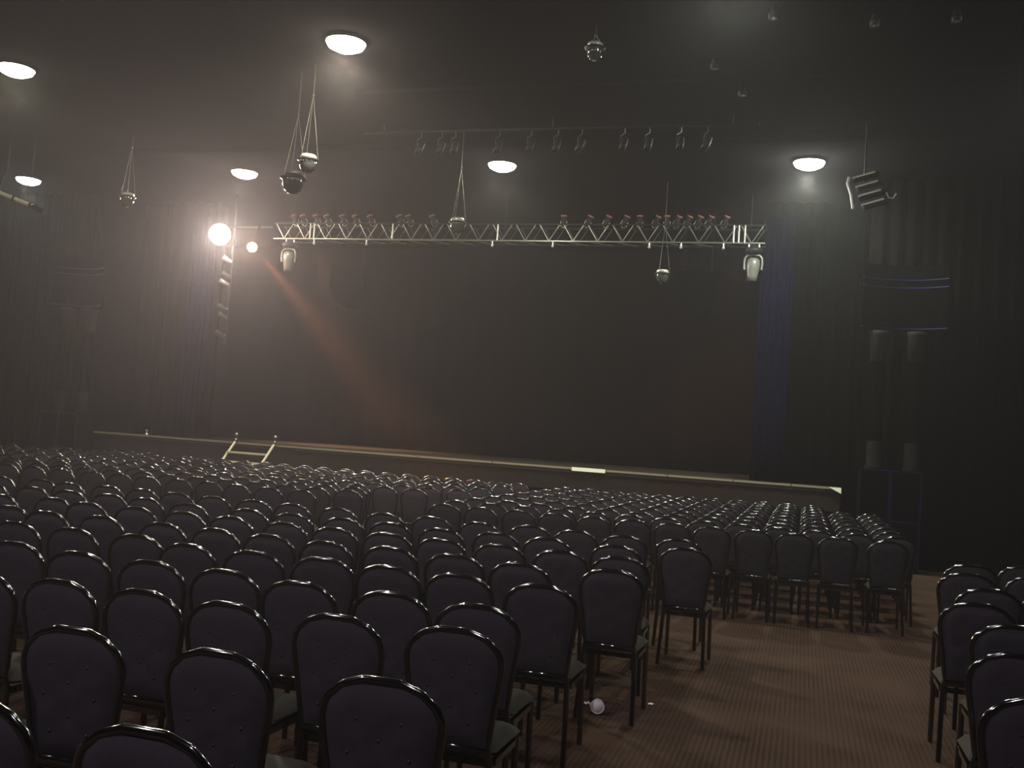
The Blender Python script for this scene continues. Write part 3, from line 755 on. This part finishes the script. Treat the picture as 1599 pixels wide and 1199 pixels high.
places = [p for p in places if not (p[1] > 17.5 and (p[0] > 0.6 or p[0] < -15.5)) and not (-12.75 < p[0] < -11.15 and p[1] > 18.05)]
places.sort(key=lambda p: math.hypot(p[0], p[1]))
proto = make_chair()
q = MB(); chair_parts_single(q)
far_proto = q.build('banquet_chair', [M_FRAME, M_FABRIC, M_SEAT])
tag(far_proto, '', 'chair')
CHAIR_Z = 1.0 - FLOOR / 0.931
first_a = first_b = True
stuff = MB()
sc = MB(); chair_parts_single(sc)
for k, (x, y, lab, grp) in enumerate(places):
    d = math.hypot(x, y)
    rot = random.uniform(-0.04, 0.04)
    if k < 300:
        if d < 12.6:
            o = proto if first_a else dup(proto)
            first_a = False
        else:
            o = far_proto if first_b else dup(far_proto)
            first_b = False
        o.location = (x, y + 0.055, FLOOR)
        o.scale = (0.955 if 'block' in lab else 1, 1, CHAIR_Z)
        o.rotation_euler = (0, 0, rot)
        o['label'] = lab; o['group'] = grp; o['category'] = 'chair'
    else:
        c, s = math.cos(rot), math.sin(rot)
        b = len(stuff.v)
        stuff.v += [(x + 0.955 * vx * c - vy * s, y + 0.055 + vx * s + vy * c, FLOOR + vz * CHAIR_Z) for vx, vy, vz in sc.v]
        stuff.f += [[b + i for i in f] for f in sc.f]; stuff.s += sc.s; stuff.m += sc.m
o = stuff.build('distant_chairs', [M_FRAME, M_FABRIC, M_SEAT])
tag(o, 'farthest rows of black chairs standing just in front of the stage', 'chairs', 'chairs close to the stage', 'stuff')

# ------------------------------------------------------------------ litter
cup = thing('paper_cup', 'white round paper cup lying on the carpet under an aisle chair', 'cup', (-1.265, 6.88, FLOOR + 0.045))
MB().lathe([(0.0001, 0.0), (0.034, 0.0), (0.046, 0.10), (0.049, 0.103), (0.046, 0.106), (0.042, 0.10), (0.031, 0.008), (0.0001, 0.008)], (0, 0, 0.004), n=24, axis=(0.15, -1, 0.05)).build('cup_body', M_PAPER, cup)
MB().lathe([(0.0001, 0.094), (0.043, 0.094), (0.043, 0.102), (0.0001, 0.104)], (0, 0, 0.004), n=24, axis=(0.15, -1, 0.05)).build('lid', M_PAPER, cup)
def scrap(name, loc, s, material, label, cat, rot):
    rnd = random.Random(s * 100); n = 5; vs = []
    for sgn in (1, -1):
        for j in range(n + 1):
            for i in range(n + 1):
                vs.append(((i / n - 0.5) * s, (j / n - 0.5) * s, 0.004 + 0.002 * sgn + 0.25 * s * abs(math.sin(i * 1.3 + j * 0.9))))
    N = (n + 1) ** 2; fs = []
    for j in range(n):
        for i in range(n):
            a = j * (n + 1) + i
            fs.append((a, a + 1, a + n + 2, a + n + 1)); fs.append((N + a, N + a + n + 1, N + a + n + 2, N + a + 1))
    o = MB().add(vs, fs).build(name, material, None, loc); o.rotation_euler = rot
    return tag(o, label, cat)
scrap('paper_scrap', (-1.375, 6.99, FLOOR), 0.06, M_PAPER, 'small crumpled paper scrap lying just left of the white cup', 'paper', (0, 0, 0.4))
scrap('paper_scrap', (-0.95, 7.23, FLOOR), 0.035, M_PAPER, 'tiny white paper scrap on the carpet right of the cup', 'paper', (0, 0, 1.1))
o = MB().box(-0.05, 0.05, -0.09, 0.09, 0, 0.004).build('folded_leaflet', M_YPAPER, None, (0.98, 4.75, 0.452))
o.rotation_euler = (0, 0, 0.5)
tag(o, 'cream folded leaflet lying on a chair seat at the right edge', 'leaflet')
